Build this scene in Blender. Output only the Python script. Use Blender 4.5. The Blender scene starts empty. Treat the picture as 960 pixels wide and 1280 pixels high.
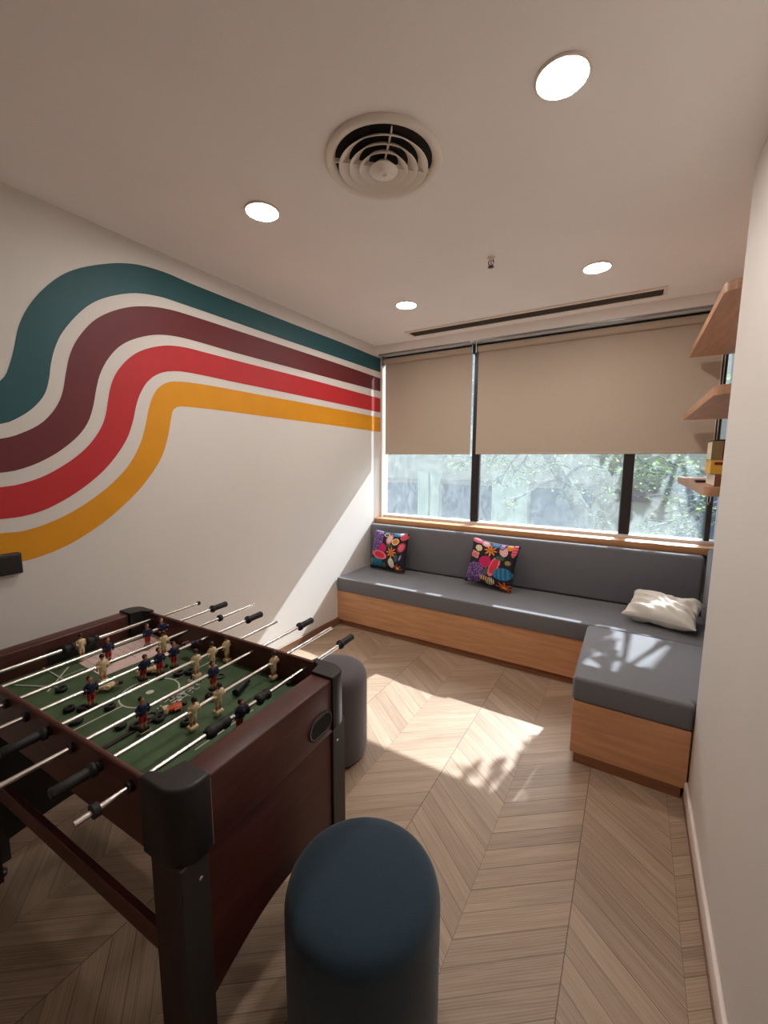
import bpy, bmesh, math, random
from mathutils import Vector, Matrix, noise
R = math.radians
random.seed(7)
sc = bpy.context.scene
COL = sc.collection

def s2l(c):
    c /= 255.0
    return c / 12.92 if c <= .04045 else ((c + .055) / 1.055) ** 2.4
def rgb(r, g, b): return (s2l(r), s2l(g), s2l(b), 1.0)

# ------------------------------------------------------------------ camera
F_PX, YAW, PITCH, ROLL, CAM_H = 514.12, 0.542153, -0.127656, 0.004647, 1.46
fw = Vector((-math.sin(YAW) * math.cos(PITCH), math.cos(YAW) * math.cos(PITCH), math.sin(PITCH)))
rt = Vector((math.cos(YAW), math.sin(YAW), 0))
up = rt.cross(fw)
r2 = math.cos(ROLL) * rt + math.sin(ROLL) * up
u2 = -math.sin(ROLL) * rt + math.cos(ROLL) * up
cd = bpy.data.cameras.new('camera')
cam = bpy.data.objects.new('camera', cd); COL.objects.link(cam)
m = Matrix((r2, u2, -fw)).transposed().to_4x4(); m.translation = (0, 0, CAM_H)
cam.matrix_world = m
cd.sensor_fit = 'VERTICAL'; cd.sensor_height = 36; cd.sensor_width = 27
cd.lens = F_PX * 36 / 1280; cd.clip_start = .02; cd.clip_end = 200
sc.camera = cam

# ------------------------------------------------------------------ light, sky, exposure
SUN_DIR = Vector((-.187, -1, -.80))
SUN_E, SKY_S, LAMP_S = 10.5, 0.37, 125.0
w = bpy.data.worlds.new('world'); sc.world = w; w.use_nodes = True
nt = w.node_tree; bg = nt.nodes['Background']
sky = nt.nodes.new('ShaderNodeTexSky'); sky.sky_type = 'NISHITA'; sky.sun_disc = False
sky.sun_elevation = math.atan2(.83, 1.017); sky.sun_rotation = math.atan2(.187, 1)
sky.dust_density = 3.0
nt.links.new(sky.outputs[0], bg.inputs[0]); bg.inputs[1].default_value = SKY_S
sd = bpy.data.lights.new('sun', 'SUN'); sd.energy = SUN_E; sd.angle = R(.55); sd.color = (1, 1, 1)
so = bpy.data.objects.new('sun', sd); COL.objects.link(so)
so.rotation_euler = SUN_DIR.to_track_quat('-Z', 'Y').to_euler(); so.location = (1, 8, 8)
sc.view_settings.view_transform = 'Standard'; sc.view_settings.look = 'None'
sc.view_settings.gamma = 1; sc.view_settings.use_curve_mapping = False
sc.view_settings.exposure = 0.5
sc.cycles.max_bounces = 10; sc.cycles.diffuse_bounces = 6; sc.cycles.transparent_max_bounces = 12
sc.cycles.sample_clamp_indirect = 4.0

# ------------------------------------------------------------------ materials
MATS = {}
def pm(name, col, rough=.6, metal=0, var=0, vscale=8, bump=0, bscale=60, stretch=(1, 1, 1), spec=None, sheen=0, col2=None):
    mt = bpy.data.materials.new(name); mt.use_nodes = True
    n = mt.node_tree.nodes; l = mt.node_tree.links; b = n['Principled BSDF']
    b.inputs['Base Color'].default_value = col; b.inputs['Roughness'].default_value = rough
    b.inputs['Metallic'].default_value = metal
    if spec is not None: b.inputs['Specular IOR Level'].default_value = spec
    if sheen: b.inputs['Sheen Weight'].default_value = sheen
    if var or bump:
        tc = n.new('ShaderNodeTexCoord'); mp = n.new('ShaderNodeMapping')
        mp.inputs['Scale'].default_value = stretch; l.new(tc.outputs['Object'], mp.inputs[0])
    if var:
        nz = n.new('ShaderNodeTexNoise'); nz.inputs['Scale'].default_value = vscale; nz.inputs['Detail'].default_value = 5
        l.new(mp.outputs[0], nz.inputs['Vector'])
        mx = n.new('ShaderNodeMix'); mx.data_type = 'RGBA'
        c2 = col2 or tuple(max(0, c * (1 - var)) for c in col[:3]) + (1,)
        mx.inputs['A'].default_value = col; mx.inputs['B'].default_value = c2
        rp = n.new('ShaderNodeValToRGB'); rp.color_ramp.elements[0].position = .35; rp.color_ramp.elements[1].position = .65
        l.new(nz.outputs['Fac'], rp.inputs[0]); l.new(rp.outputs[0], mx.inputs['Factor'])
        l.new(mx.outputs['Result'], b.inputs['Base Color'])
    if bump:
        n2 = n.new('ShaderNodeTexNoise'); n2.inputs['Scale'].default_value = bscale; n2.inputs['Detail'].default_value = 3
        l.new(mp.outputs[0], n2.inputs['Vector'])
        bp = n.new('ShaderNodeBump'); bp.inputs['Strength'].default_value = bump; bp.inputs['Distance'].default_value = .003
        l.new(n2.outputs['Fac'], bp.inputs['Height']); l.new(bp.outputs[0], b.inputs['Normal'])
    MATS[name] = mt
    return mt
def emis(name, col, st):
    mt = bpy.data.materials.new(name); mt.use_nodes = True
    n = mt.node_tree.nodes; n.clear()
    o = n.new('ShaderNodeOutputMaterial'); e = n.new('ShaderNodeEmission')
    e.inputs[0].default_value = col; e.inputs[1].default_value = st
    mt.node_tree.links.new(e.outputs[0], o.inputs[0]); MATS[name] = mt; return mt

WALL = pm('wall_paint', rgb(221, 215, 209), .75, var=.03, vscale=2, bump=.15, bscale=180)
CEIL = pm('ceiling_paint', rgb(249, 245, 241), .85, var=.03, vscale=2, bump=.1, bscale=150)
TEAL = pm('teal_paint', rgb(26, 82, 88), .6, var=.06, bump=.1, bscale=150)
MAROON = pm('maroon_paint', rgb(104, 32, 38), .6, var=.06, bump=.1, bscale=150)
RED = pm('red_paint', rgb(190, 36, 42), .6, var=.06, bump=.1, bscale=150)
YELLOW = pm('yellow_paint', rgb(225, 150, 4), .6, var=.05, bump=.1, bscale=150)
WHITEP = pm('white_trim_paint', rgb(228, 214, 204), .45)
BEECH = pm('beech_veneer', rgb(218, 162, 118), .45, var=.2, vscale=3, stretch=(1.2, 1.2, 14), bump=.05, bscale=60)
OAKSILL = pm('oak_sill', rgb(196, 140, 92), .45, var=.2, vscale=4, stretch=(1, 10, 10))
DWOOD = pm('dark_skirting_wood', rgb(128, 92, 68), .5, var=.25, vscale=4, stretch=(6, 1, 10))
GREY = pm('grey_upholstery', rgb(114, 113, 117), .95, var=.18, vscale=260, bump=.5, bscale=400, sheen=.2)
FRAME = pm('dark_window_frame', rgb(40, 36, 36), .4)
STEEL = pm('steel_rail', rgb(150, 155, 158), .35, metal=.8)
BLIND = pm('blind_fabric', rgb(188, 172, 154), .9, var=.03, vscale=120, bump=.1, bscale=500)
VENT = pm('vent_enamel', rgb(236, 226, 214), .4)
RSHADE = pm('recess_shade', rgb(28, 24, 22), .9)  # dark colour standing in for the shade inside openings that are not cut
MAHOG = pm('mahogany_laminate', rgb(90, 42, 35), .42, var=.4, vscale=5, stretch=(1.5, 12, 12))
MAHOG2 = pm('mahogany_end_laminate', rgb(84, 40, 33), .42, var=.4, vscale=5, stretch=(12, 1.5, 12))
BLACKP = pm('black_plastic', rgb(24, 23, 23), .45, bump=.1, bscale=300)
CHARB = pm('charcoal_board', rgb(52, 48, 47), .5)
RUBBER = pm('black_rubber', rgb(22, 21, 22), .6)
CHROME = pm('chrome', rgb(225, 222, 218), .24, metal=1)
FELT = pm('green_field', rgb(72, 97, 64), .7, var=.22, vscale=3, stretch=(1, 8, 1))
FLINE = pm('field_line', rgb(198, 200, 184), .6)
CREAM = pm('cream_plastic', rgb(222, 200, 160), .5)
SKIN = pm('painted_skin', rgb(190, 130, 95), .5)
HAIR = pm('painted_hair', rgb(40, 26, 22), .5)
NAVY = pm('navy_paint', rgb(28, 32, 66), .45)
REDS = pm('red_shorts_paint', rgb(170, 30, 38), .45)
PAPER = pm('paper', rgb(222, 196, 188), .8, var=.05, vscale=20)
INK = pm('pencil_ink', rgb(150, 112, 116), .8)
POUFB = pm('teal_navy_fabric', rgb(33, 56, 72), .95, var=.12, vscale=300, bump=.4, bscale=450, sheen=.25)
POUFG = pm('charcoal_fabric', rgb(86, 78, 80), .95, var=.12, vscale=300, bump=.4, bscale=450, sheen=.25)
LINEN = pm('cream_linen', rgb(222, 214, 202), .9, bump=.2, bscale=300)
LAMP = emis('lamp_diffuser', (1, .945, .885, 1), LAMP_S)
CONC = pm('facade_render', rgb(204, 182, 148), .9, var=.1, vscale=1.5)
PILA = pm('facade_pilaster', rgb(210, 206, 168), .9, var=.06)
FGLASS = pm('facade_glass', rgb(40, 62, 98), .35, var=.35, vscale=2.5)
LINTEL = pm('facade_lintel', rgb(150, 128, 112), .9)
TANW = pm('tan_wall', rgb(206, 184, 152), .9, var=.08)
EAVE = pm('brown_eave', rgb(110, 80, 70), .8)
STREET = pm('street', rgb(120, 118, 112), .95, var=.2)
BARK = pm('bark', rgb(120, 118, 112), .9, var=.3, vscale=20, bump=.5)

def leafmat(name, col):
    mt = bpy.data.materials.new(name); mt.use_nodes = True
    n = mt.node_tree.nodes; l = mt.node_tree.links; n.clear()
    o = n.new('ShaderNodeOutputMaterial'); d = n.new('ShaderNodeBsdfDiffuse'); t = n.new('ShaderNodeBsdfTranslucent'); mx = n.new('ShaderNodeMixShader')
    d.inputs[0].default_value = col; t.inputs[0].default_value = col; mx.inputs[0].default_value = .5
    l.new(d.outputs[0], mx.inputs[1]); l.new(t.outputs[0], mx.inputs[2]); l.new(mx.outputs[0], o.inputs[0]); return mt
LEAF = leafmat('green_leaf', rgb(116, 144, 86)); LEAF2 = leafmat('bright_leaf', rgb(166, 188, 116)); LEAF3 = leafmat('dark_leaf', rgb(76, 100, 76))

def glassmat():
    mt = bpy.data.materials.new('dusty_glass'); mt.use_nodes = True
    n = mt.node_tree.nodes; l = mt.node_tree.links; n.clear()
    o = n.new('ShaderNodeOutputMaterial'); tr = n.new('ShaderNodeBsdfTransparent'); tl = n.new('ShaderNodeBsdfTranslucent')
    gl = n.new('ShaderNodeBsdfGlossy'); gl.inputs['Roughness'].default_value = .05
    tr.inputs[0].default_value = (.91, .962, .99, 1); tl.inputs[0].default_value = (.80, .92, .95, 1)
    tc = n.new('ShaderNodeTexCoord'); mp = n.new('ShaderNodeMapping'); mp.inputs['Rotation'].default_value = (0, R(35), 0)
    mp.inputs['Scale'].default_value = (9, 1, 5)
    nz = n.new('ShaderNodeTexNoise'); nz.inputs['Scale'].default_value = 2.2; nz.inputs['Detail'].default_value = 7; nz.inputs['Distortion'].default_value = 1.2
    l.new(tc.outputs['Object'], mp.inputs[0]); l.new(mp.outputs[0], nz.inputs['Vector'])
    rp = n.new('ShaderNodeMapRange'); rp.inputs['From Min'].default_value = .35; rp.inputs['From Max'].default_value = .72
    rp.inputs['To Min'].default_value = .045; rp.inputs['To Max'].default_value = .08
    l.new(nz.outputs['Fac'], rp.inputs['Value'])
    m1 = n.new('ShaderNodeMixShader'); m2 = n.new('ShaderNodeMixShader')
    l.new(rp.outputs[0], m1.inputs[0]); l.new(tr.outputs[0], m1.inputs[1]); l.new(tl.outputs[0], m1.inputs[2])
    m2.inputs[0].default_value = .025; l.new(m1.outputs[0], m2.inputs[1]); l.new(gl.outputs[0], m2.inputs[2])
    l.new(m2.outputs[0], o.inputs[0]); return mt
GLASS = glassmat()

def floormat():
    mt = bpy.data.materials.new('chevron_oak'); mt.use_nodes = True
    n = mt.node_tree.nodes; l = mt.node_tree.links; b = n['Principled BSDF']
    def M(op, a, c=None, cl=False):
        k = n.new('ShaderNodeMath'); k.operation = op; k.use_clamp = cl
        for i, v in ((0, a), (1, c)):
            if v is None: continue
            if isinstance(v, (int, float)): k.inputs[i].default_value = v
            else: l.new(v, k.inputs[i])
        return k.outputs[0]
    tc = n.new('ShaderNodeTexCoord'); sp = n.new('ShaderNodeSeparateXYZ'); l.new(tc.outputs['Object'], sp.inputs[0])
    x = M('ADD', sp.outputs[0], .075); y = sp.outputs[1]
    tri = M('PINGPONG', x, .3)
    c = M('DIVIDE', M('ADD', y, M('MULTIPLY', tri, .76)), .0845)
    fl = M('FLOOR', c); fr = M('SUBTRACT', c, fl)
    col = M('FLOOR', M('DIVIDE', x, .3))
    # joints between planks, thin lines
    e = M('MULTIPLY', M('MINIMUM', fr, M('SUBTRACT', 1, fr)), .0845)
    j1 = M('LESS_THAN', e, .0016)
    xe = M('ABSOLUTE', M('SUBTRACT', M('FRACT', M('DIVIDE', x, .6)), .5))       # .5 at the strong seam, 0 at the other
    j2 = M('GREATER_THAN', xe, .4972)
    j3 = M('LESS_THAN', xe, .0018)
    joint = M('MAXIMUM', M('MULTIPLY', j1, .75), M('MAXIMUM', j2, M('MULTIPLY', j3, .6)))
    wn = n.new('ShaderNodeTexWhiteNoise'); wn.noise_dimensions = '2D'
    cb = n.new('ShaderNodeCombineXYZ'); l.new(fl, cb.inputs[0]); l.new(col, cb.inputs[1]); l.new(cb.outputs[0], wn.inputs['Vector'])
    # grain runs along the plank
    cg = n.new('ShaderNodeCombineXYZ'); l.new(M('MULTIPLY', x, 2.4), cg.inputs[0]); l.new(M('MULTIPLY', c, 2.6), cg.inputs[1]); l.new(M('MULTIPLY', wn.outputs['Value'], 40), cg.inputs[2])
    g1 = n.new('ShaderNodeTexNoise'); g1.inputs['Scale'].default_value = 1.6; g1.inputs['Detail'].default_value = 6; g1.inputs['Distortion'].default_value = .9
    l.new(cg.outputs[0], g1.inputs['Vector'])
    wv = n.new('ShaderNodeTexWave'); wv.wave_type = 'BANDS'; wv.bands_direction = 'Y'; wv.inputs['Scale'].default_value = 1.1; wv.inputs['Distortion'].default_value = 7; wv.inputs['Detail'].default_value = 3; wv.inputs['Detail Scale'].default_value = .8
    l.new(cg.outputs[0], wv.inputs['Vector'])
    rp = n.new('ShaderNodeValToRGB'); els = rp.color_ramp.elements
    els[0].position = .2; els[0].color = rgb(122, 99, 80); els[1].position = .8; els[1].color = rgb(180, 155, 132)
    k = M('ADD', M('ADD', M('MULTIPLY', g1.outputs['Fac'], .62), M('MULTIPLY', wv.outputs['Fac'], .16)), M('ADD', M('MULTIPLY', wn.outputs['Value'], .18), .06))
    l.new(k, rp.inputs[0])
    mx = n.new('ShaderNodeMix'); mx.data_type = 'RGBA'; l.new(M('MULTIPLY', joint, .7), mx.inputs['Factor'])
    l.new(rp.outputs[0], mx.inputs['A']); mx.inputs['B'].default_value = rgb(74, 52, 38)
    l.new(mx.outputs['Result'], b.inputs['Base Color'])
    b.inputs['Roughness'].default_value = .42; b.inputs['Specular IOR Level'].default_value = .4
    bp = n.new('ShaderNodeBump'); bp.inputs['Strength'].default_value = .25; bp.inputs['Distance'].default_value = .002
    l.new(M('SUBTRACT', M('MULTIPLY', g1.outputs['Fac'], .3), joint), bp.inputs['Height']); l.new(bp.outputs[0], b.inputs['Normal'])
    return mt
FLOOR = floormat()

# ------------------------------------------------------------------ mesh helpers
class MB:
    def __init__(s): s.v, s.f, s.mi, s.sm, s.mats = [], [], [], [], []
    def m(s, mat):
        if mat not in s.mats: s.mats.append(mat)
        return s.mats.index(mat)
    def add(s, vs, fs, mat, smooth=False, T=None):
        k = len(s.v); i = s.m(mat)
        for p in vs: s.v.append(tuple(T @ Vector(p)) if T else tuple(p))
        for f in fs: s.f.append([a + k for a in f]); s.mi.append(i); s.sm.append(smooth)
        return s
    def box(s, x0, x1, y0, y1, z0, z1, mat, bev=0, seg=2, T=None):
        if bev:
            bm = bmesh.new(); bmesh.ops.create_cube(bm, size=1)
            for v in bm.verts: v.co = Vector(((x0 + x1) / 2 + v.co.x * (x1 - x0), (y0 + y1) / 2 + v.co.y * (y1 - y0), (z0 + z1) / 2 + v.co.z * (z1 - z0)))
            bmesh.ops.bevel(bm, geom=bm.edges[:], offset=bev, segments=seg, profile=.5, affect='EDGES')
            return s.bm(bm, mat, seg > 1, T)
        vs = [(x, y, z) for z in (z0, z1) for y in (y0, y1) for x in (x0, x1)]
        return s.add(vs, [(0, 2, 3, 1), (4, 5, 7, 6), (0, 1, 5, 4), (2, 6, 7, 3), (0, 4, 6, 2), (1, 3, 7, 5)], mat, T=T)
    def bm(s, bm, mat, smooth=False, T=None):
        bm.verts.index_update()
        s.add([v.co for v in bm.verts], [[v.index for v in f.verts] for f in bm.faces], mat, smooth, T); bm.free(); return s
    def loft(s, rings, mat, smooth=True, caps=True, T=None, closed=True):
        n = len(rings[0]); vs = [p for r in rings for p in r]; fs = []
        for i in range(len(rings) - 1):
            for j in range(n if closed else n - 1):
                a = i * n + j; b = i * n + (j + 1) % n
                fs.append((a, b, b + n, a + n))
        s.add(vs, fs, mat, smooth, T)
        if caps:
            s.add(rings[0], [tuple(range(n))[::-1]], mat, False, T); s.add(rings[-1], [tuple(range(n))], mat, False, T)
        return s
    def lathe(s, prof, mat, c=(0, 0, 0), n=32, caps=True, T=None):
        return s.loft([[(c[0] + r * math.cos(6.28318530718 * k / n), c[1] + r * math.sin(6.28318530718 * k / n), c[2] + z) for k in range(n)] for r, z in prof], mat, True, caps, T)
    def tube(s, pts, rad, mat, n=10, caps=True, T=None):
        pts = [Vector(p) for p in pts]; rings = []
        for i, p in enumerate(pts):
            d = (pts[min(i + 1, len(pts) - 1)] - pts[max(i - 1, 0)]).normalized()
            a = d.cross(Vector((0, 0, 1)) if abs(d.z) < .9 else Vector((1, 0, 0))).normalized(); b = d.cross(a)
            r = rad[i] if isinstance(rad, (list, tuple)) else rad
            rings.append([p + r * (math.cos(6.28318530718 * k / n) * a - math.sin(6.28318530718 * k / n) * b) for k in range(n)])
        return s.loft(rings, mat, True, caps, T)
    def sphere(s, c, r, mat, n=12, T=None, zlo=-1, zhi=1):
        rx, ry, rz = r if isinstance(r, tuple) else (r, r, r); rings = []
        k = 8
        for i in range(k + 1):
            t = zlo + (zhi - zlo) * i / k; t = max(-.999, min(.999, math.sin(t * math.pi / 2))); q = math.sqrt(1 - t * t)
            rings.append([(c[0] + rx * q * math.cos(6.2832 * j / n), c[1] + ry * q * math.sin(6.2832 * j / n), c[2] + rz * t) for j in range(n)])
        return s.loft(rings, mat, True, True, T)
    def prism(s, poly, z0, z1, mat, T=None):          # poly counter-clockwise in xy
        n = len(poly)
        vs = [(x, y, z0) for x, y in poly] + [(x, y, z1) for x, y in poly]
        fs = [tuple(range(n))[::-1], tuple(range(n, 2 * n))] + [(i, (i + 1) % n, (i + 1) % n + n, i + n) for i in range(n)]
        return s.add(vs, fs, mat, False, T)
    def build(s, name, parent=None, loc=None, rot=None, bevel=0, seg=2):
        me = bpy.data.meshes.new(name); me.from_pydata(s.v, [], s.f)
        for mt in s.mats: me.materials.append(mt)
        me.polygons.foreach_set('material_index', s.mi); me.polygons.foreach_set('use_smooth', s.sm); me.update()
        o = bpy.data.objects.new(name, me); COL.objects.link(o)
        if parent: o.parent = parent
        if loc: o.location = loc
        if rot: o.rotation_euler = rot
        if bevel:
            b = o.modifiers.new('bevel', 'BEVEL'); b.width = bevel; b.segments = seg; b.limit_method = 'ANGLE'; b.angle_limit = R(40)
        return o
def tag(o, label=None, cat=None, group=None, kind=None):
    for k, v in (('label', label), ('category', cat), ('group', group), ('kind', kind)):
        if v: o[k] = v
    return o
def empty(name, loc=(0, 0, 0), rz=0, **k):
    o = bpy.data.objects.new(name, None); COL.objects.link(o); o.location = loc; o.rotation_euler = (0, 0, rz); o.empty_display_size = .1
    return tag(o, **k)
def struct(o): o['kind'] = 'structure'; return o
def copy_tree(o, parent=None):
    c = o.copy(); COL.objects.link(c)
    if parent: c.parent = parent
    for ch in list(o.children): copy_tree(ch, c)
    return c
def smooth_poly(pts, closed=False, k=6):               # Catmull-Rom
    out = []; n = len(pts)
    for i in range(n if closed else n - 1):
        g = lambda j: Vector(pts[j % n] if closed else pts[max(0, min(n - 1, j))])
        p0, p1, p2, p3 = g(i - 1), g(i), g(i + 1), g(i + 2)
        for j in range(k):
            t = j / k
            out.append(.5 * ((2 * p1) + (p2 - p0) * t + (2 * p0 - 5 * p1 + 4 * p2 - p3) * t * t + (3 * p1 - p0 - 3 * p2 + p3) * t ** 3))
    if not closed: out.append(Vector(pts[-1]))
    return out

# ------------------------------------------------------------------ room shell
XL, XR, XA, YB, YW, ZC = -2.16, .297, .52, -1.9, 3.555, 2.511   # left wall, right wall, alcove wall, back, window, ceiling
struct(MB().box(XL - .15, XA + .15, YB - .15, 3.66, -.12, 0, FLOOR).build('floor'))
struct(MB().box(XL - .15, XA + .15, YB - .15, 3.66, ZC, ZC + .15, CEIL).build('ceiling'))
struct(MB().box(XL - .1, XA + .1, YB - .12, YB, 0, ZC, WALL).build('wall_front'))
struct(MB().box(XR, XA + .12, YB, 2.072, 0, ZC, WALL, .012, 3).build('wall_right'))
struct(MB().box(XA, XA + .12, 2.07, 3.66, 0, ZC, WALL).build('wall_alcove'))
struct(MB().box(XL, XA, 3.545, 3.66, 0, .905, WALL).build('wall_back'))
struct(MB().box(XL, XA, 3.41, 3.66, 2.44, ZC, CEIL).build('trim_bulkhead'))
struct(MB().box(XL, XL + .014, YB, 2.80, 0, .068, DWOOD, .003, 1).build('baseboard_left'))
struct(MB().box(XR - .013, XR, YB, 2.07, .012, .082, WHITEP, .004, 2).box(XR - .016, XR, YB, 2.07, 0, .012, DWOOD).build('baseboard_right'))
struct(MB().box(XL, XA, 3.403, 3.61, .834, .882, OAKSILL, .004, 2).build('trim_windowsill'))
# left wall with the painted stripes (paint lies on the wall, in the wall's own mesh)
lw = MB().box(XL - .12, XL, YB, 3.64, 0, ZC, WALL)
STR = {
 'teal': (TEAL,
  [(-.60,1.02),(-.2,1.05)], 
  [(0,352),(20,322),(35,270),(45,220),(65,175),(100,130),(150,90),(200,70),(260,60),(310,58),(360,65),(420,84),(480,110),(600,158),(750,217),(850,255),(945,294)],
  [(0,460),(40,447),(80,422),(110,388),(122,350),(127,310),(137,270),(155,232),(190,190),(230,158),(280,140),(340,133),(400,142),(450,158),(560,196),(700,245),(850,296),(945,329)]),
 'maroon': (MAROON, None,
  [(0,497),(50,484),(100,460),(135,425),(155,385),(165,330),(175,285),(195,245),(230,205),(270,182),(320,168),(370,166),(420,173),(480,190),(600,229),(750,278),(850,311),(945,344)],
  [(0,582),(50,573),(100,555),(150,527),(195,490),(220,455),(233,415),(240,375),(250,335),(270,297),(300,265),(340,246),(390,237),(440,241),(500,256),(600,285),(750,325),(850,352),(945,377)]),
 'red': (RED, None,
  [(0,618),(50,610),(110,590),(170,556),(215,520),(245,482),(262,445),(270,400),(278,360),(295,325),(325,293),(360,274),(410,264),(460,268),(520,283),(620,309),(750,342),(850,369),(945,395)],
  [(0,698),(60,690),(120,671),(190,632),(250,585),(290,540),(318,495),(333,450),(340,415),(350,385),(368,355),(395,335),(430,328),(480,333),(600,358),(750,389),(850,410),(945,430)]),
 'yellow': (YELLOW, None,
  [(0,733),(60,727),(130,704),(200,668),(270,617),(320,565),(350,510),(364,462),(371,425),(380,395),(395,370),(420,356),(450,354),(520,363),(650,387),(780,411),(870,428),(945,443)],
  [(0,807),(30,807),(60,802),(110,788),(180,757),(260,705),(330,643),(375,590),(405,540),(420,490),(427,450),(432,427),(444,417),(470,417),(560,427),(700,446),(830,463),(945,479)]),
}
def wall_yz(px, py):                                   # where the sight line of a measured stripe point meets the left wall
    d = r2 * ((px - 480) / F_PX) - u2 * ((py - 640) / F_PX) + fw
    t = XL / d.x
    return (d.y * t, CAM_H + d.z * t)
def resample(pts, n):
    L = [0]
    for a, b in zip(pts, pts[1:]): L.append(L[-1] + (b - a).length)
    out = []; k = 0
    for i in range(n):
        t = L[-1] * i / (n - 1)
        while k < len(L) - 2 and L[k + 1] < t: k += 1
        f = (t - L[k]) / max(1e-9, L[k + 1] - L[k]); out.append(pts[k].lerp(pts[k + 1], f))
    return out
for nm, (mt, _, U, Lo) in STR.items():
    e = []
    for P in (U, Lo):
        q = [Vector(wall_yz(a / 2, 300 + b / 2)) for a, b in P]
        d = (q[1] - q[0]).normalized()
        d = Vector((d.x, d.y * .6)).normalized()
        q = [q[0] - d * .5 + Vector((0, .05)), q[0] - d * .22] + q           # the stripes run on past the left edge of the photo
        d2 = (q[-1] - q[-2]).normalized(); q.append(Vector((3.50, q[-1].y + d2.y / d2.x * (3.50 - q[-1].x))))
        e.append(resample(smooth_poly(q, k=5), 160))
    vs = [(XL + .0012, p.x, p.y) for p in e[0]] + [(XL + .0012, p.x, p.y) for p in e[1]]
    lw.add(vs, [(i, i + 1, i + 161, i + 160) for i in range(159)], mt)
struct(lw.build('wall_left'))

# ------------------------------------------------------------------ window
win = struct(empty('window_1', (0, YW, 0)))
f = MB()
zb, zt = .882, 2.44
f.box(XL, XA, 0, .06, zt - .03, zt, FRAME)
f.build('window_frame', win)
MB().box(XL, XA, .012, .06, zb, zb + .022, WHITEP).build('bottom_rail', win)
MB().box(XL, XL + .022, -.05, .06, zb, zt, WHITEP).build('window_jamb', win)
for xm, hw in ((-1.202, .036), (-.031, .036), (.468, .016)):
    MB().box(xm - hw, xm + hw, .006, .07, zb + .022, zt - .03, FRAME, .004, 1).build('mullion', win)
for a, b in ((XL + .022, -1.238), (-1.166, -.067), (.005, .452), (.484, XA)):
    MB().box(a, b, .036, .042, zb + .022, zt - .03, GLASS).build('pane', win)

# ------------------------------------------------------------------ roller blinds
def blind(x0, x1, label, chain):
    t = empty('roller_blind', ((x0 + x1) / 2, 3.527, 1.506), label=label, cat='window blind', group='roller blinds on the window')
    h = (x1 - x0) / 2
    MB().tube([(-h + .015, 0, .884), (h - .015, 0, .884)], .026, BLIND, 20).build('roller_tube', t)
    MB().box(-h + .015, h - .015, .014, .0165, .012, .9, BLIND).build('fabric', t)
    MB().box(-h + .015, h - .015, .009, .021, 0, .016, BLIND, .005, 2).build('bottom_bar', t)
    MB().box(-h + .006, h - .006, -.100, -.085, .922, .934, STEEL).build('head_rail', t)
    for sx in (-1, 1):
        MB().box(sx * (h - .006) - .005, sx * (h - .006) + .005, -.03, .03, .85, .930, STEEL, .002, 1).build('bracket', t)
    if chain:
        c = MB().tube([(h - .02, .0, .88), (h - .02, .0, -.32), (h - .012, .004, -.345), (h - .004, .008, -.32), (h - .004, .008, .88)], .0022, WHITEP, 6)
        c.build('pull_chain', t)
blind(-2.138, -1.234, 'narrow beige roller blind beside the striped left wall, half lowered', False)
blind(-1.212, .467, 'wide beige roller blind over the middle and right window panes, half lowered', True)

# ------------------------------------------------------------------ ceiling fittings
def ceiling_light(x, y, label):
    t = empty('ceiling_light', (x, y, ZC), label=label, cat='ceiling light', group='round recessed ceiling lights')
    MB().lathe([(.074, 0), (.074, -.004), (.071, -.007), (.067, -.007), (.066, -.004), (.066, 0)], WHITEP, n=40, caps=False).build('trim_ring', t)
    MB().lathe([(.0665, -.001), (.0665, -.005), (.05, -.0062), (.001, -.0066)], LAMP, n=40).build('light_diffuser', t)
ceiling_light(-.243, 1.348, 'round recessed ceiling light nearest the right wall, largest in view')
ceiling_light(-1.437, 1.364, 'round recessed ceiling light left of the round air diffuser')
ceiling_light(-.248, 2.665, 'round recessed ceiling light near the right end of the slot vent')
ceiling_light(-1.411, 2.627, 'small-looking round recessed ceiling light by the left end of the slot vent')
t = empty('air_diffuser', (-.835, 1.372, ZC), label='round metal ceiling air diffuser with concentric rings', cat='air vent')
MB().lathe([(.205, 0), (.207, -.008), (.200, -.016), (.180, -.013), (.172, -.006), (.171, -.001)], VENT, n=56, caps=False).build('outer_flange', t)
MB().lathe([(.171, -.001), (.171, -.002)], RSHADE, n=48).build('duct_shade_disc', t)  # flat dark disc, the duct's inner shade put into its colour
for r0, r1, z0, z1 in ((.122, .158, -.003, -.030), (.086, .122, -.003, -.032), (.052, .087, -.004, -.034)):
    MB().lathe([(r0, z0), (r1 - .002, z1), (r1, z1 + .001), (r0 + .004, z0 + .003)], VENT, n=48, caps=False).build('ring_cone', t)
MB().lathe([(.020, -.006), (.051, -.034), (.049, -.037), (.019, -.040), (.016, -.045), (.010, -.045), (.008, -.041), (.001, -.041)], VENT, n=40).build('hub', t)
for a in (40, 130, 220, 310):
    MB().box(.03, .170, -.002, .002, -.024, -.010, VENT, T=Matrix.Rotation(R(a), 4, 'Z')).build('spoke', t)
t = empty('slot_vent', (-.80, 3.235, ZC), label='long white linear slot vent in the ceiling above the blinds', cat='air vent')
f = MB(); f.box(-.905, .905, -.088, -.062, -.010, 0, VENT).box(-.905, .905, .062, .08, -.007, 0, CEIL).box(-.905, -.885, -.055, .05, -.008, 0, VENT).box(.885, .905, -.055, .05, -.008, 0, VENT)
f.build('vent_frame', t)
MB().box(-.885, .885, -.062, .062, -.002, 0, RSHADE).build('slot_shade_strip', t)  # flat dark strip coloured as the shade inside the slot
for y in (-.028, .0, .028): MB().box(-.885, .885, y - .004, y + .004, -.006, -.002, pm('vent_blade', rgb(96, 84, 76), .6)).build('vent_blade', t)
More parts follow.
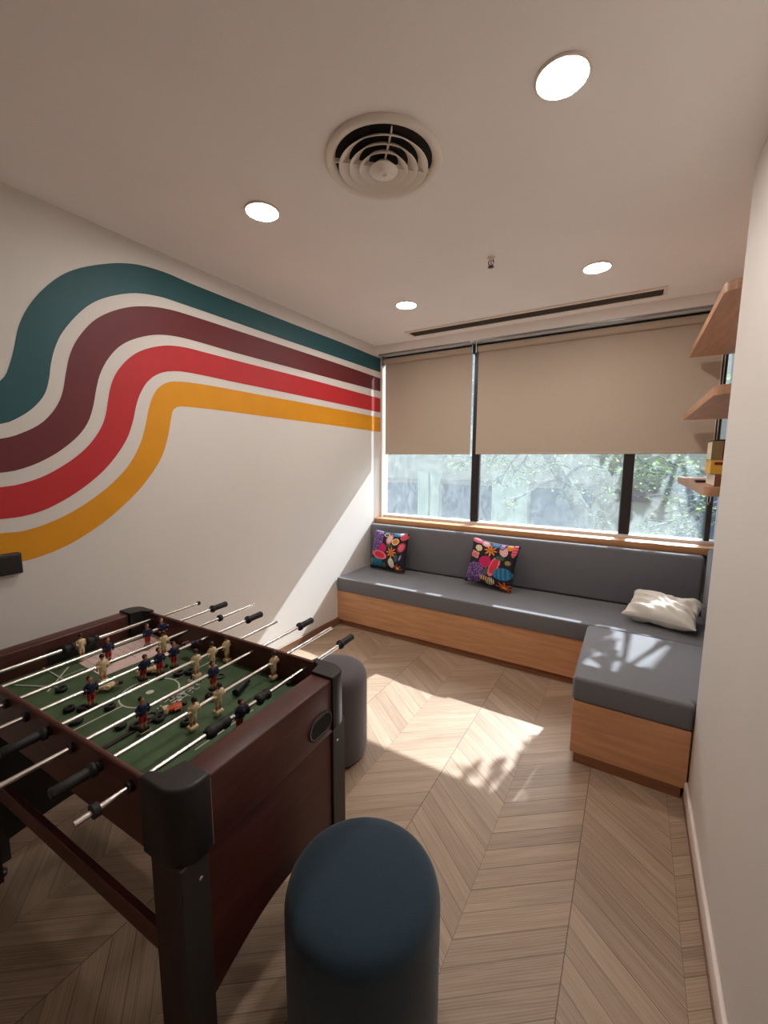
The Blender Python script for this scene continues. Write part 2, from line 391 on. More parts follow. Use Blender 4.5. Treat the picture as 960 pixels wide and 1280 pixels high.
t = empty('fire_sprinkler', (-.715, 2.264, ZC), label='small pendent fire sprinkler head on the ceiling', cat='sprinkler')
BRASS = pm('dark_brass', rgb(92, 66, 56), .4, metal=.5)
MB().lathe([(.022, 0), (.021, -.004), (.010, -.006), (.010, -.014)], VENT, n=20).build('escutcheon', t)
f = MB()
for sx in (-1, 1): f.tube([(sx * .009, 0, -.012), (sx * .014, 0, -.024), (sx * .010, 0, -.036), (0, 0, -.044)], .0028, BRASS, 8)
f.build('yoke', t)
MB().tube([(0, 0, -.012), (0, 0, -.042)], .0025, pm('sprinkler_bulb', rgb(190, 60, 50), .2), 8).build('glass_bulb', t)
MB().lathe([(.004, -.042), (.016, -.046), (.016, -.048), (.001, -.049)], BRASS, n=16).build('deflector', t)

# ------------------------------------------------------------------ built-in bench and its cushions
LX0, LX1, LY0, BY0 = -.172, .290, 2.055, 2.798
def ell(x0, x1, y0, inset=0):
    return [(XL, BY0 + inset), (x0, BY0 + inset), (x0, y0), (x1, y0), (x1, 2.10), (XA, 2.10), (XA, 3.38), (XL, 3.38)]
t = empty('built_in_bench', (-.8, 3.1, 0), label='L-shaped beech veneer bench base built in under the window', cat='bench')
Tm = Matrix.Translation((.8, -3.1, 0))
MB().prism(ell(LX0, LX1, LY0), .05, .316, BEECH, Tm).build('bench_box', t, bevel=.002)
MB().prism([(XL, BY0 + .018), (LX0 + .018, BY0 + .018), (LX0 + .018, LY0), (LX1 - .018, LY0), (LX1 - .018, 2.10), (XA, 2.10), (XA, 3.38), (XL, 3.38)], 0, .05, pm('bench_plinth_wood', rgb(150, 98, 66), .5, var=.2, stretch=(1, 1, 10)), Tm).build('plinth', t)
def cush(name, x0, x1, y0, y1, z0, z1, bev, label, cat='seat cushion', poly=None):
    c = ((x0 + x1) / 2, (y0 + y1) / 2, z0)
    if poly:
        o = MB().prism(poly, z0, z1, GREY, Matrix.Translation((-c[0], -c[1], -z0))).build(name, None, c, bevel=bev, seg=5)
        for p in o.data.polygons: p.use_smooth = True
    else:
        o = MB().box(x0 - c[0], x1 - c[0], y0 - c[1], y1 - c[1], 0, z1 - z0, GREY, bev, 5).build(name, None, c)
    tag(o, label, cat); return o
cush('seat_cushion', XL + .004, XA - .004, BY0 - .015, 3.33, .316, .434, .012, 'long grey upholstered seat cushion running along under the window')
cush('seat_cushion', LX0 - .004, LX1 + .002, LY0 - .004, BY0 - .016, .316, .436, .018, 'short grey upholstered seat cushion on the bench leg by the right wall',
     poly=[(LX0 - .006, LY0 - .004), (LX1 + .003, LY0 - .004), (LX1 + .003, 2.10), (XA - .006, 2.10), (XA - .006, BY0 - .017), (LX0 - .006, BY0 - .017)])
cush('back_cushion', XL + .006, .44, 3.318, 3.402, .436, .838, .022, 'long dark grey upholstered back cushion below the windowsill', 'back cushion')
cush('side_cushion', .446, XA - .003, 2.62, 3.30, .437, .90, .022, 'blue-grey upholstered side cushion against the alcove wall', 'back cushion')

# ------------------------------------------------------------------ throw pillows
def pillow_mesh(name, W, H, T, n, colfun, base, seed, wr=.0, crease=None, pinch=.07):
    mb = MB(); 
    def pt(i, j, side):
        a = -1 + 2 * i / n; b = -1 + 2 * j / n
        pin = 1 - pinch * (1 - a * a) * 1 if True else 1
        x = W / 2 * a * (1 - pinch * (1 - b * b)); z = H / 2 * b * (1 - pinch * (1 - a * a))
        q = max(0, (1 - a ** 4) * (1 - b ** 4)) ** .55
        y = side * T / 2 * q
        if wr:
            nv = noise.noise(Vector((a * 2.2 + seed, b * 2.2, side * .3))) * .8 + noise.noise(Vector((a * 5 + b * 3 + seed, b * 2.5, side))) * .6
            y += side * wr * nv * min(1, q * 1.5)
            # creases fanning from the gathered ends
            y += side * wr * .9 * math.sin(b * 13 + a * 4 + 2 * nv) * min(1, q * 2) * (abs(a) ** 1.3)
        return (x, -y, z)
    for side in (1, -1):
        vs = [pt(i, j, side) for j in range(n + 1) for i in range(n + 1)]
        k = len(mb.v); mb.v += vs
        for j in range(n):
            for i in range(n):
                q = [k + j * (n + 1) + i, k + j * (n + 1) + i + 1, k + (j + 1) * (n + 1) + i + 1, k + (j + 1) * (n + 1) + i]
                mt = colfun((i + .5) / n, 1 - (j + .5) / n) if colfun and side == 1 else base
                mb.f.append(q if side == 1 else q[::-1]); mb.mi.append(mb.m(mt)); mb.sm.append(True)
    return mb
PC = {}
def pc(k, *c):
    PC[k] = pm('thread_' + k, rgb(*c), .9, var=.18, vscale=90, stretch=(1, 1, 3), bump=.3, bscale=300)
for k, c in dict(black=(30, 28, 38), purple=(84, 44, 110), lilac=(178, 150, 196), magenta=(206, 30, 98), red=(222, 52, 66), pink=(236, 120, 140), orange=(232, 146, 48), rust=(206, 96, 46), teal=(24, 112, 138), blue=(70, 130, 180), white=(226, 214, 206), peach=(238, 176, 130), green=(70, 96, 74), cream=(238, 216, 170), ochre=(184, 146, 92)).items(): pc(k, *c)
def shape_fun(shapes, seed):
    rnd = random.Random(seed)
    def fn(s, t):
        out = 'black'
        for sh in shapes:
            k, c1, cx, cy, rx, ry, an = sh[:7]; c2 = sh[7] if len(sh) > 7 else None
            dx, dy = s - cx, t - cy; ca, sa = math.cos(R(an)), math.sin(R(an))
            px, py = (dx * ca + dy * sa) / rx, (-dx * sa + dy * ca) / ry; d = math.hypot(px, py); th = math.atan2(py, px)
            if k == 'e' and d < 1: out = c1 if not c2 or d < .72 else c2
            elif k == 'st' and d < 1: out = c1 if math.sin(py * 14) > -.2 else c2
            elif k == 'f' and d < .62 + .38 * math.cos(th * 8): out = c1 if d > .25 else (c2 or c1)
            elif k == 'd' and d < (1 if py > -.2 else 1 - .8 * min(1, (-py - .2)) * 1) and abs(px) < 1 - max(0, -py) : out = c1
            elif k == 'p' and d < 1: out = c2 if rnd.random() < .22 else c1
            elif k == 'r' and max(abs(px), abs(py)) < 1: out = c1 if not c2 or max(abs(px), abs(py)) < .75 else c2
        return PC[out]
    return fn
SH1 = [('p', 'purple', .16, .24, .20, .33, 0, 'lilac'), ('d', 'magenta', .37, .42, .12, .15, 0), ('e', 'red', .30, .64, .23, .11, 10, 'pink'),
       ('r', 'teal', .20, .84, .20, .10, 4), ('f', 'orange', .65, .53, .15, .15, 0, 'rust'), ('e', 'white', .55, .19, .09, .14, 15, 'pink'),
       ('e', 'orange', .73, .24, .10, .09, -20, 'cream'), ('st', 'red', .92, .11, .08, .09, 30, 'pink'), ('e', 'pink', .90, .38, .08, .13, 20, 'red'),
       ('e', 'blue', .74, .06, .12, .05, 0), ('e', 'white', .83, .04, .05, .05, 0), ('e', 'white', .67, .81, .08, .13, -15, 'cream'), ('f', 'rust', .84, .92, .13, .11, 0, 'cream'),
       ('e', 'green', .80, .66, .035, .10, 0, 'teal'), ('e', 'lilac', .90, .64, .03, .10, 20, 'purple'), ('e', 'green', .46, .90, .06, .07, 0), ('e', 'peach', .03, .60, .05, .07, 0), ('e', 'rust', .03, .84, .05, .09, 0, 'peach'), ('e', 'green', .44, .08, .08, .05, 0, 'white'), ('e', 'green', .56, .36, .10, .04, 0)]
SH2 = [('f', 'orange', .47, .20, .15, .13, 0, 'rust'), ('e', 'red', .61, .53, .10, .25, 15, 'pink'), ('d', 'magenta', .37, .46, .15, .16, -60), ('p', 'purple', .20, .76, .23, .24, 0, 'lilac'),
       ('st', 'teal', .81, .66, .13, .20, 80, 'blue'), ('f', 'rust', .88, .93, .18, .12, 0, 'orange'), ('st', 'white', .74, .17, .12, .08, 60, 'pink'), ('e', 'pink', .12, .05, .13, .05, 5), ('e', 'white', .34, .08, .11, .06, 10, 'pink'),
       ('e', 'blue', .55, .07, .10, .04, 0), ('e', 'lilac', .69, .07, .06, .07, 20, 'purple'), ('e', 'orange', .84, .07, .07, .06, 0), ('st', 'pink', .94, .12, .05, .14, 0, 'red'), ('e', 'cream', .20, .20, .08, .07, 0), ('r', 'pink', .14, .36, .09, .07, 10, 'peach'),
       ('st', 'cream', .58, .88, .08, .10, 85, 'green'), ('st', 'peach', .45, .84, .05, .11, 90, 'green'), ('e', 'ochre', .88, .40, .07, .06, 0, 'green'), ('e', 'green', .70, .33, .10, .05, 0), ('e', 'green', .46, .68, .04, .1, 0)]
PBACK = PC['black']
for mb_, nm, loc, rot, lab in (
    (pillow_mesh('p', .385, .36, .11, 84, shape_fun(SH1, 3), PBACK, 1.0, .004), 'throw_pillow', (-1.875, 3.215, .622), (R(-13), 0, R(-4)), 'floral embroidered black throw pillow in the corner by the striped wall'),
    (pillow_mesh('p', .40, .37, .11, 84, shape_fun(SH2, 5), PBACK, 4.0, .004), 'throw_pillow', (-.918, 3.200, .630), (R(-15), R(4), R(-8)), 'floral embroidered black throw pillow leaning at the middle of the back cushion')):
    o = mb_.build(nm, None, loc, rot); tag(o, lab, 'pillow', 'embroidered throw pillows')
o = pillow_mesh('p', .39, .285, .135, 72, None, LINEN, 2.3, .016, pinch=.10).build('throw_pillow', None, (.219, 3.04, .530), (R(-73), 0, R(-14)))
tag(o, 'plain crumpled cream throw pillow lying in the right corner of the bench', 'pillow')

SHELFW = pm('shelf_veneer', rgb(186, 140, 108), .45, var=.2, vscale=3, stretch=(14, 1.2, 14))
# ------------------------------------------------------------------ wall shelves and books
def shelf(z, label):
    t = empty('wall_shelf', (XA, 2.7, z), label=label, cat='shelf', group='floating wall shelves')
    x0, x1, y0, y1, r = .262 - XA, -.001, 2.165 - 2.7, 3.42 - 2.7, .045
    poly = [(x0 + r - r * math.cos(a), y0 + r - r * math.sin(a)) for a in [k * math.pi / 16 for k in range(9)]] + [(x1, y0), (x1, y1), (x0, y1)]
    MB().prism(poly, 0, .040, SHELFW).build('shelf_board', t, bevel=.002)
    MB().box(-.02, 0, y0 + .1, y1 - .1, -.012, 0, STEEL).build('bracket_rail', t)
shelf(2.125, 'topmost of the three beech wall shelves')
shelf(1.726, 'middle of the three beech wall shelves')
shelf(1.312, 'lowest of the three beech wall shelves, holding books')
def book(x0, x1, y0, y1, z0, z1, cover, pages, label, vertical=False, marks=None):
    c = ((x0 + x1) / 2, (y0 + y1) / 2, z0); t = empty('book', c, label=label, cat='book', group='books on the lowest shelf')
    a, b, d, h = (x1 - x0) / 2, (y1 - y0) / 2, .003, z1 - z0
    MB().box(-a, a, -b, b, 0, d, cover).box(-a, a, -b, b, h - d, h, cover).box(-a, a, -b, -b + d, d, h - d, cover).build('cover', t)
    MB().box(-a + .001, a - .004, -b + d, b - .004, d, h - d, pages).build('page_block', t)
    if marks: marks(a, b, h).build('cover_print', t)
PG = pm('book_pages', rgb(214, 200, 178), .9); CB = pm('cover_brown', rgb(132, 78, 52), .5); CY = pm('cover_yellow', rgb(222, 172, 60), .5); CO = pm('cover_olive', rgb(134, 112, 72), .5); CR = pm('cover_red', rgb(120, 22, 30), .5); CK = pm('cover_black', rgb(34, 28, 28), .5); CW = pm('cover_white', rgb(220, 206, 190), .6)
book(.294, .47, 2.19, 2.44, 1.3525, 1.404, CB, CW, 'brown spined book at the bottom of the stack on the lowest shelf',
     marks=lambda a, b, h: MB().lathe([(.014, 0), (.014, .0008)], CR, n=16, T=Matrix.Translation((-a + .03, -b - .0002, h / 2)) @ Matrix.Rotation(R(90), 4, 'X')))
book(.282, .47, 2.235, 2.40, 1.4045, 1.462, CY, CY, 'yellow book lying in the middle of the stack on the lowest shelf',
     marks=lambda a, b, h: MB().box(-a + .012, -a + .045, -b - .0008, -b, h - .02, h - .008, CR).box(-a + .05, a - .02, -b - .0008, -b, .01, h - .006, PG))
book(.281, .318, 2.24, 2.38, 1.4625, 1.543, CO, PG, 'olive book standing on the yellow book')
book(.319, .372, 2.24, 2.38, 1.4625, 1.541, CR, PG, 'dark red book standing beside the olive book')
tag(MB().box(-.075, .075, -.07, .07, 0, .006, CK, .002, 1).build('notebook', None, (.362, 2.31, 1.5436)), 'thin black notebook lying on top of the standing books', 'notebook')
tag(MB().box(-.03, .03, -.03, .03, 0, .011, CK, .003, 2).build('phone_case', None, (.300, 2.58, 1.3526)), 'small flat black case on the lowest shelf behind the books', 'case')

# ------------------------------------------------------------------ poufs
def pouf(x, y, r, h, mat, label):
    t = empty('pouf', (x, y, 0), label=label, cat='pouf')
    MB().lathe([(r - .03, .012), (r - .006, .02), (r, .04), (r, h - .052), (r - .002, h - .040)], mat, n=64).build('body', t)
    MB().lathe([(r - .002, h - .041), (r - .005, h - .027), (r - .013, h - .013), (r - .026, h - .004), (r - .055, h + .001), (.02, h + .004), (.001, h + .004)], mat, n=64).build('seat_top', t)
    MB().lathe([(r - .03, 0), (r - .03, .013)], BLACKP, n=32).build('base_glide', t)
pouf(-.50, .738, .19, .447, POUFB, 'teal navy cylindrical pouf standing in front of the foosball table')
pouf(-1.196, 1.509, .165, .447, POUFG, 'charcoal grey cylindrical pouf behind the foosball table')

# ------------------------------------------------------------------ foosball table
UC, VC, TH = -1.265, .727, R(2.2)
TM = Matrix.Rotation(TH, 4, 'Z')
def tw(u, v, z=0): return TM @ Vector((u, v, z))
tb = empty('foosball_table', tw(UC, VC), TH, label='dark mahogany foosball table with chrome rods and green field', cat='foosball table')
U0, U1, V0, V1, ZT = -1.817 - UC, -.698 - UC, .436 - VC, 1.017 - VC, .80
FZ, RZ = .704, .772
for v0, v1, nm in ((V0, V0 + .014, 'side_apron'), (V1 - .014, V1, 'side_apron')):
    MB().box(U0 + .055, U1 - .055, v0, v1, .635, ZT, MAHOG, .005, 3).build(nm, tb)
for a, b, s in ((U0, U0 + .062, -1), (U1 - .078, U1, 1)):
    f = MB().box(a, b, V0 + .052, V1 - .052, .628, ZT, MAHOG2, .006, 3)
    f.build('end_apron', tb)
MB().box(U1 - .004, U1 + .0015, V0 + .0745, V0 + .078, .640, ZT - .006, pm('raw_board_edge', rgb(150, 112, 88), .6)).build('board_edge', tb)
# oval ball-return cup on the right end
cv = .887 - VC
def oval(rx, rz, x, n=32): return [(x, cv + (rx - rz) * (1 if math.cos(a) > 0 else -1) * 1.0 + rz * math.cos(a), .684 + rz * math.sin(a)) for a in [6.28318 * (k + .5) / n for k in range(n)]]
f = MB().loft([oval(.054, .034, U1 - .001), oval(.054, .034, U1 + .003), oval(.046, .027, U1 + .003), oval(.045, .026, U1 + .0006)], CHARB, caps=False)
f.add(oval(.046, .027, U1 + .0008), [tuple(range(32))], RSHADE)
f.build('ball_return_cup', tb)
# field with its printed lines
f = MB().box(U0 + .061, U1 - .077, V0 + .013, V1 - .013, FZ - .012, FZ, FELT)
def ring(c, r0, r1, n=48):
    vs = [(c[0] + r * math.cos(6.28318 * k / n), c[1] + r * math.sin(6.28318 * k / n), FZ + .0006) for r in (r0, r1) for k in range(n)]
    f.add(vs, [(k, n + k, n + (k + 1) % n, (k + 1) % n) for k in range(n)], FLINE)
def fl(u0, u1, v0, v1): f.add([(u0, v0, FZ + .0006), (u1, v0, FZ + .0006), (u1, v1, FZ + .0006), (u0, v1, FZ + .0006)], [(0, 1, 2, 3)], FLINE)
ring((-.005, .004), .083, .088)
f.add([(-.005 + .012 * math.cos(k * .3927), .004 + .012 * math.sin(k * .3927), FZ + .0007) for k in range(16)], [tuple(range(16))], FLINE)
fl(-.0075, -.0025, V0 + .02, .004 - .085); fl(-.0075, -.0025, .089, V1 - .02)
for sg in (1,):
    e = U1 - .08
    fl(e - .13, e - .126, -.10, .10); fl(e - .045, e, -.104, -.10); fl(e - .045, e, .10, .104)
e = U0 + .064
fl(e + .126, e + .13, -.10, .10)
f.build('playing_field', tb)
MB().box(U0 + .02, U1 - .02, V0 + .014, V1 - .014, .66, .672, CHARB).build('underside_panel', tb)
# goal mouths on the two end walls
for x, s in ((U0 + .0625, 1), (U1 - .0785, -1)):
    MB().box(min(x, x + s * .0015), max(x, x + s * .0015), -.075, .085, FZ + .001, FZ + .06, RSHADE).build('goal_mouth', tb)
# rounded black corner caps
def corner(su, sv):
    cu, cv_, r = (U1 if su > 0 else U0), (V1 if sv > 0 else V0), .05
    mb = MB(); o = .006
    def outline(off, inn):
        P = []
        e1 = cu + su * off; e2 = cv_ + sv * off
        P.append((cu - su * .115, e2))
        for k in range(9):
            a = k * math.pi / 16
            P.append((e1 - su * r + su * r * math.sin(a), e2 - sv * r + sv * r * math.cos(a)))
        P.append((e1, cv_ - sv * .075))
        P += [(cu - su * .075, cv_ - sv * .075)]
        P += [(cu - su * .085, cv_ - sv * .03), (cu - su * .115, cv_ - sv * .016)]
        return P if su * sv < 0 else P[::-1]
    prof = [(o - .002, .634), (o, .640), (o, ZT - .002), (o - .001, ZT + .005), (o - .005, ZT + .009)]
    pr = [[(x, y, z) for x, y in outline(a, 0)] for a, z in prof]
    if su * sv < 0: pr = [q[::-1] for q in pr]
    n = len(pr[0])
    # orient outward
    mb.loft(pr, BLACKP, True, True)
    ob = mb.build('corner_cap', tb)
    bm = bmesh.new(); bm.from_mesh(ob.data); bmesh.ops.remove_doubles(bm, verts=bm.verts, dist=1e-6); bmesh.ops.recalc_face_normals(bm, faces=bm.faces); bm.to_mesh(ob.data); bm.free()
    bv = ob.modifiers.new('b', 'BEVEL'); bv.width = .003; bv.segments = 2; bv.limit_method = 'ANGLE'; bv.angle_limit = R(35)
for su in (1, -1):
    for sv in (1, -1): corner(su, sv)
LEGB = pm('dark_leg_laminate', rgb(52, 27, 24), .45, var=.3, vscale=5, stretch=(12, 12, 1.5))
# legs: an L of two boards, feet under them
for su in (1, -1):
    for sv in (1, -1):
        mb = MB()
        ue, ve = (U1 if su > 0 else U0), (V1 if sv > 0 else V0)
        a, b = sorted((ue - su * .018, ue - su * .10)); c, d = sorted((ve + sv * -.001, ve - sv * .018))
        taper = .02
        mb.add([(x - (su * taper if (x == (a if su > 0 else b)) else 0) * 0, y, z) for z in (.03, .64) for y in (c, d) for x in (a, b)], [(0, 2, 3, 1), (4, 5, 7, 6), (0, 1, 5, 4), (2, 6, 7, 3), (0, 4, 6, 2), (1, 3, 7, 5)], LEGB)
        a, b = sorted((ue - su * .002, ue - su * .020)); c, d = sorted((ve - sv * .001, ve - sv * .066))
        mb.box(a, b, c, d, .03, .64, CHARB, .002, 1)
        lg = mb.build('leg', tb)
        MB().lathe([(.016, 0), (.018, .004), (.018, .016), (.008, .018), (.008, .031)], BLACKP, (ue - su * .03, ve - sv * .03, 0), n=16).build('foot', lg)
        MB().sphere((ue - su * .0015, ve - sv * .045, .585), (.002, .005, .005), CHROME).build('bolt', lg)
    ue = U1 if su > 0 else U0
    a, b = sorted((ue - su * .010, ue - su * .022))
    # end panel between the legs, its lower edge a shallow arch
    n = 16; v0, v1 = V0 + .06, V1 - .06
    bot = [(v0 + (v1 - v0) * k / n, (.255 if su > 0 else .11) + (.065 if su > 0 else .02) * math.sin(math.pi * k / n)) for k in range(n + 1)]
    ring_ = bot + [(v1, .635), (v0, .635)]
    pa = [(b, y, z) for y, z in ring_]; pb = [(a, y, z) for y, z in ring_]; k = len(ring_)
    mb = MB().add(pa + pb, [tuple(range(k)), tuple(range(k, 2 * k))[::-1]] + [(i, i + k, (i + 1) % k + k, (i + 1) % k) for i in range(k)], MAHOG2 if su > 0 else BLACKP)  # left one lowered and coloured black to stand in for darkness under the table
    mb.build('end_panel', tb)
for v in (V0 + .024, V1 - .038):
    MB().box(U0 + .03, U1 - .03, v - .005, v + .014, .352, .408, MAHOG, .002, 1).build('stretcher', tb)

# a player: 0.1 m tall, hung on the rod by the chest; origin at the rod, shoulders along the rod (v)
def figure_mesh(team, squat=0):
    mb = MB()
    J, S, L, B = (NAVY, REDS, SKIN, BLACKP) if team else (CREAM, CREAM, SKIN, CREAM)
    def rr(z, wv, du, n=14): return [(du * math.cos(6.28318 * k / n), wv * math.sin(6.28318 * k / n), z) for k in range(n)]
    mb.loft([rr(-.016, .0100, .0080), rr(-.008, .0105, .0082), rr(.002, .0135, .0090), rr(.011, .0150, .0088), rr(.016, .0125, .0075), rr(.019, .006, .005)], J)   # shirt
    for s in (-1, 1):
        mb.tube([(0, s * .0125, .013), (.001, s * .0175, .004), (.002, s * .0160, -.010)], [.0046, .0044, .0038], J, 8)                      # arms along the body
        mb.sphere((.003, s * .0155, -.013), .0034, SKIN, 8)
        mb.loft([[(x + .0, y + s * .0052, z) for x, y, z in rr(z_, w_, w_ * 1.1, 10)] for z_, w_ in ((-.034, .0048), (-.028, .0058), (-.014, .0056))], S)
        mb.loft([[(x, y + s * .0050, z) for x, y, z in rr(z_, w_, w_, 10)] for z_, w_ in ((-.050, .0040), (-.042, .0046), (-.033, .0042))], L)
    mb.loft([rr(-.0175, .0105, .0085), rr(-.013, .0105, .0085)], S)
    mb.tube([(0, 0, .017), (0, 0, .024)], .0042, SKIN, 8)
    mb.sphere((.0005, 0, .031), (.0078, .0072, .0090), SKIN, 12)
    mb.sphere((-.0012, 0, .0325), (.0084, .0080, .0092), HAIR, 12, zlo=-.15)
    mb.box(-.0105, .0095, -.0125, .0125, -.060, -.0485, B if team else CREAM, .002, 2)
    if team: mb.box(-.011, .010, -.013, .013, -.0615, -.058, CREAM)
    mb.tube([(0, -.0205, 0), (0, .0205, 0)], .0068, J, 10)
    return mb
FIG = {}
def rod(i, near, far, handle, figs, bumpers=(), collar=None, hl=.092, tipcap=False):
    u = -1.691 + .1206 * (i - 1) - UC
    t = MB().tube([(u, near - VC, RZ), (u, far - VC, RZ)], .0062, CHROME, 14).build('rod', tb)
    def bush(v, w_, r): MB().tube([(u, v - w_ / 2 - VC, RZ), (u, v + w_ / 2 - VC, RZ)], r, RUBBER, 16).build('bushing', t)
    bush(.436 - .004, .012, .0125); bush(1.017 + .004, .012, .0125)
    if handle:
        s, e = (near, near + hl) if handle < 0 else (far, far - hl)
        d = 1 if handle < 0 else -1
        P = [(s, .0105), (s + d * .004, .0135), (s + d * hl * .35, .0125), (s + d * hl * .72, .0125), (s + d * hl * .76, .010), (s + d * hl * .80, .0165), (s + d * hl * .90, .0165), (s + d * hl * .92, .010), (e, .009)]
        pts = [(u, p - VC, RZ) for p, _ in P]; rads = [r for _, r in P]
        MB().tube(pts, rads, RUBBER, 16).build('handle', t)
    if collar: MB().tube([(u, collar - .006 - VC, RZ), (u, collar + .006 - VC, RZ)], .0145, RUBBER, 16).build('collar', t)
    if tipcap: MB().tube([(u, far - .006 - VC, RZ), (u, far + .006 - VC, RZ)], .009, RUBBER, 12).build('end_cap', t)
    for v0, v1 in bumpers:
        L = v1 - v0
        prof = [(v0, .011), (v0 + L * .12, .0165), (v0 + L * .3, .0165), (v0 + L * .36, .0125), (v0 + L * .66, .0125), (v0 + L * .72, .0155), (v0 + L * .9, .0155), (v1, .010)]
        MB().tube([(u, p - VC, RZ) for p, _ in prof], [r for _, r in prof], RUBBER, 16).build('bumper', t)
    for v, tilt in figs:
        team = 1 if i in (2, 4, 6, 8) else 0
        if team not in FIG: FIG[team] = figure_mesh(team)
        if team in FIG and not isinstance(FIG[team], MB): 
            o = FIG[team].copy(); COL.objects.link(o)
        else:
            o = FIG[team].build('player_figure'); FIG[team] = o
        o.parent = t; o.location = (u, v - VC, RZ); o.rotation_euler = (0, R(tilt), 0 if team else math.pi)
k_ = .969
def FV(l): return [((v if isinstance(v, float) else v[0]) * k_, 0 if isinstance(v, float) else v[1]) for v in l]
rod(1, .30, 1.233, -1, FV([.755]), [(.672, .714), (.748, .792)], tipcap=True)
rod(2, .315, 1.294, 1, FV([.788, .939, (1.004, -12)]))
rod(3, .285, 1.355, -1, FV([.706, .927]), collar=1.158)
rod(4, .30, 1.282, 1, FV([.608, (.776, 14), .830, .886, (.977, 70)]))
rod(5, .338, 1.250, -1, FV([.887, .954, 1.020]), hl=.10)
rod(6, .285, 1.336, 1, FV([.621, .858]))
rod(7, .338, 1.310, -1, FV([(.693, -8), (.780, -6), (1.012, -4)]), hl=.094)
rod(8, .327, 1.281, 1, FV([(.750, 8)]), [(.618, .690), (.722, .752), (.786, .836)], collar=.364)

# ------------------------------------------------------------------ bits lying on the field
def on_field(o, u, v, dz=0, rz=0, rx=0): o.location = tw(u, v, FZ + .0008 + dz); o.rotation_euler = (rx, 0, rz + TH); return o
f = MB().box(-.099, .099, -.143, .143, 0, .0006, PAPER)
for r_ in range(9):
    y = -.12 + r_ * .028
    for q in range(random.randint(5, 9)):
        x = -.085 + q * .018 + random.uniform(-.003, .003)
        f.box(x, x + random.uniform(.006, .013), y, y + .0025, .0006, .0007, INK)
tag(on_field(f.build('paper_sheet'), -1.595, .855, rz=R(-3)), 'sheet of paper with faint writing lying on the green field', 'paper')
MBr = MB().lathe([(.006, 0), (.0135, 0), (.0155, .004), (.0155, .009), (.013, .013), (.008, .013), (.006, .009), (.006, 0)], RUBBER, n=20, caps=False)
ring0 = MBr.build('rubber_bumper')
rings = [(-1.526, .594), (-1.383, .553), (-1.352, .574), (-1.300, .533), (-1.287, .618), (-1.166, .583), (-1.128, .604), (-1.103, .655), (-1.395, .795), (-1.262, .872), (-1.225, .866), (-1.020, .683), (-1.285, .845), (-1.320, .800)]
for i, (a, b) in enumerate(rings):
    o = ring0 if i == 0 else ring0.copy()
    if i: COL.objects.link(o)
    on_field(o, a, b); o.scale = (1.15, 1.15, 1) if i % 3 == 0 else (1, 1, 1)
    tag(o, 'loose thick black rubber bumper lying on the green field', 'rubber bumper', 'loose rubber bumpers on the green field')
MBr = MB().lathe([(.013, 0), (.017, 0), (.018, .002), (.017, .004), (.013, .004), (.013, 0)], pm('dark_washer', rgb(38, 40, 36), .5), n=24, caps=False)
w0 = MBr.build('rubber_washer')
for i, (a, b) in enumerate([(-1.145, .655), (-1.150, .905), (-1.060, .800), (-1.120, .676)]):
    o = w0 if i == 0 else w0.copy()
    if i: COL.objects.link(o)
    on_field(o, a, b); tag(o, 'thin flat dark washer lying on the green field', 'washer', 'loose washers on the green field')
# small scattered screws
ZINC = pm('zinc', rgb(206, 204, 198), .35, metal=.3)
sm_ = MB().tube([(-.007, 0, .0022), (.006, 0, .0014)], [.0019, .0014], ZINC, 6).tube([(-.009, 0, .0030), (-.007, 0, .0030)], [.0033, .0033], ZINC, 8)
s0 = sm_.build('screw')
for i in range(75):
    o = s0 if i == 0 else s0.copy()
    if i: COL.objects.link(o)
    t_ = random.random(); a = -1.135 - .065 * t_ + random.gauss(0, .014); b = .700 + .155 * t_ + random.gauss(0, .012)
    on_field(o, a, b, dz=.0012 * (i % 3), rz=random.uniform(0, 6.28)); tag(o, 'small silver screw in the scattered heap on the green field', 'screw', 'loose screws on the green field')
MAHB = pm('dark_strip', rgb(44, 26, 24), .5)
tag(on_field(MB().box(-.006, .006, -.11, .11, 0, .005, MAHB, .001, 1).build('wooden_strip'), -1.118, .585, rz=R(2)), 'thin dark wooden strip lying on the green field', 'strip')
ST = pm('white_plastic_strip', rgb(190, 190, 172), .6)
for (a, b), (c, d), lab in (((-1.699, .535), (-1.529, .614), 'white plastic stick lying alone at the near left of the green field'), ((-1.769, .636), (-1.586, .630), 'white plastic stick crossed under another on the green field'), ((-1.678, .680), (-1.553, .566), 'white plastic stick lying across another, forming an X')):
    L = math.hypot(c - a, d - b) / 2; an = math.atan2(d - b, c - a)
    o = MB().box(-L, L, -.0026, .0026, 0, .002, ST, .0005, 1).build('plastic_stick'); on_field(o, (a + c) / 2, (b + d) / 2, dz=.0021 if 'across' in lab else 0, rz=an); tag(o, lab, 'stick', 'loose white sticks on the green field')
# fallen players
def fallen(team, u, v, rz, label, extra=None, dz=.0165):
    if extra:
        mb = MB().loft([[(.0085 * math.cos(6.283 * k / 12) * s, .0145 * math.sin(6.283 * k / 12) * s, z) for k in range(12)] for z, s in ((-.022, .8), (-.008, .9), (.008, 1.05), (.015, .8))], extra).tube([(0, -.014, .012), (0, -.018, -.008)], .004, extra, 8).tube([(0, .014, .012), (0, .018, -.008)], .004, extra, 8).box(-.009, .009, -.012, .012, -.036, -.0225, CREAM, .002, 2).sphere((0, 0, .024), (.007, .007, .008), HAIR, 10)
        o = mb.build('broken_player')
    else:
        o = FIG[team].copy(); COL.objects.link(o); o.parent = None; o.name = 'broken_player'
    o.location = tw(u, v, FZ + dz); o.rotation_euler = (0, R(90), rz); tag(o, label, 'foosball player', 'broken players on the green field')
fallen(0, -1.372, .815, R(62), 'cream foosball player lying flat between the rods near the centre circle')
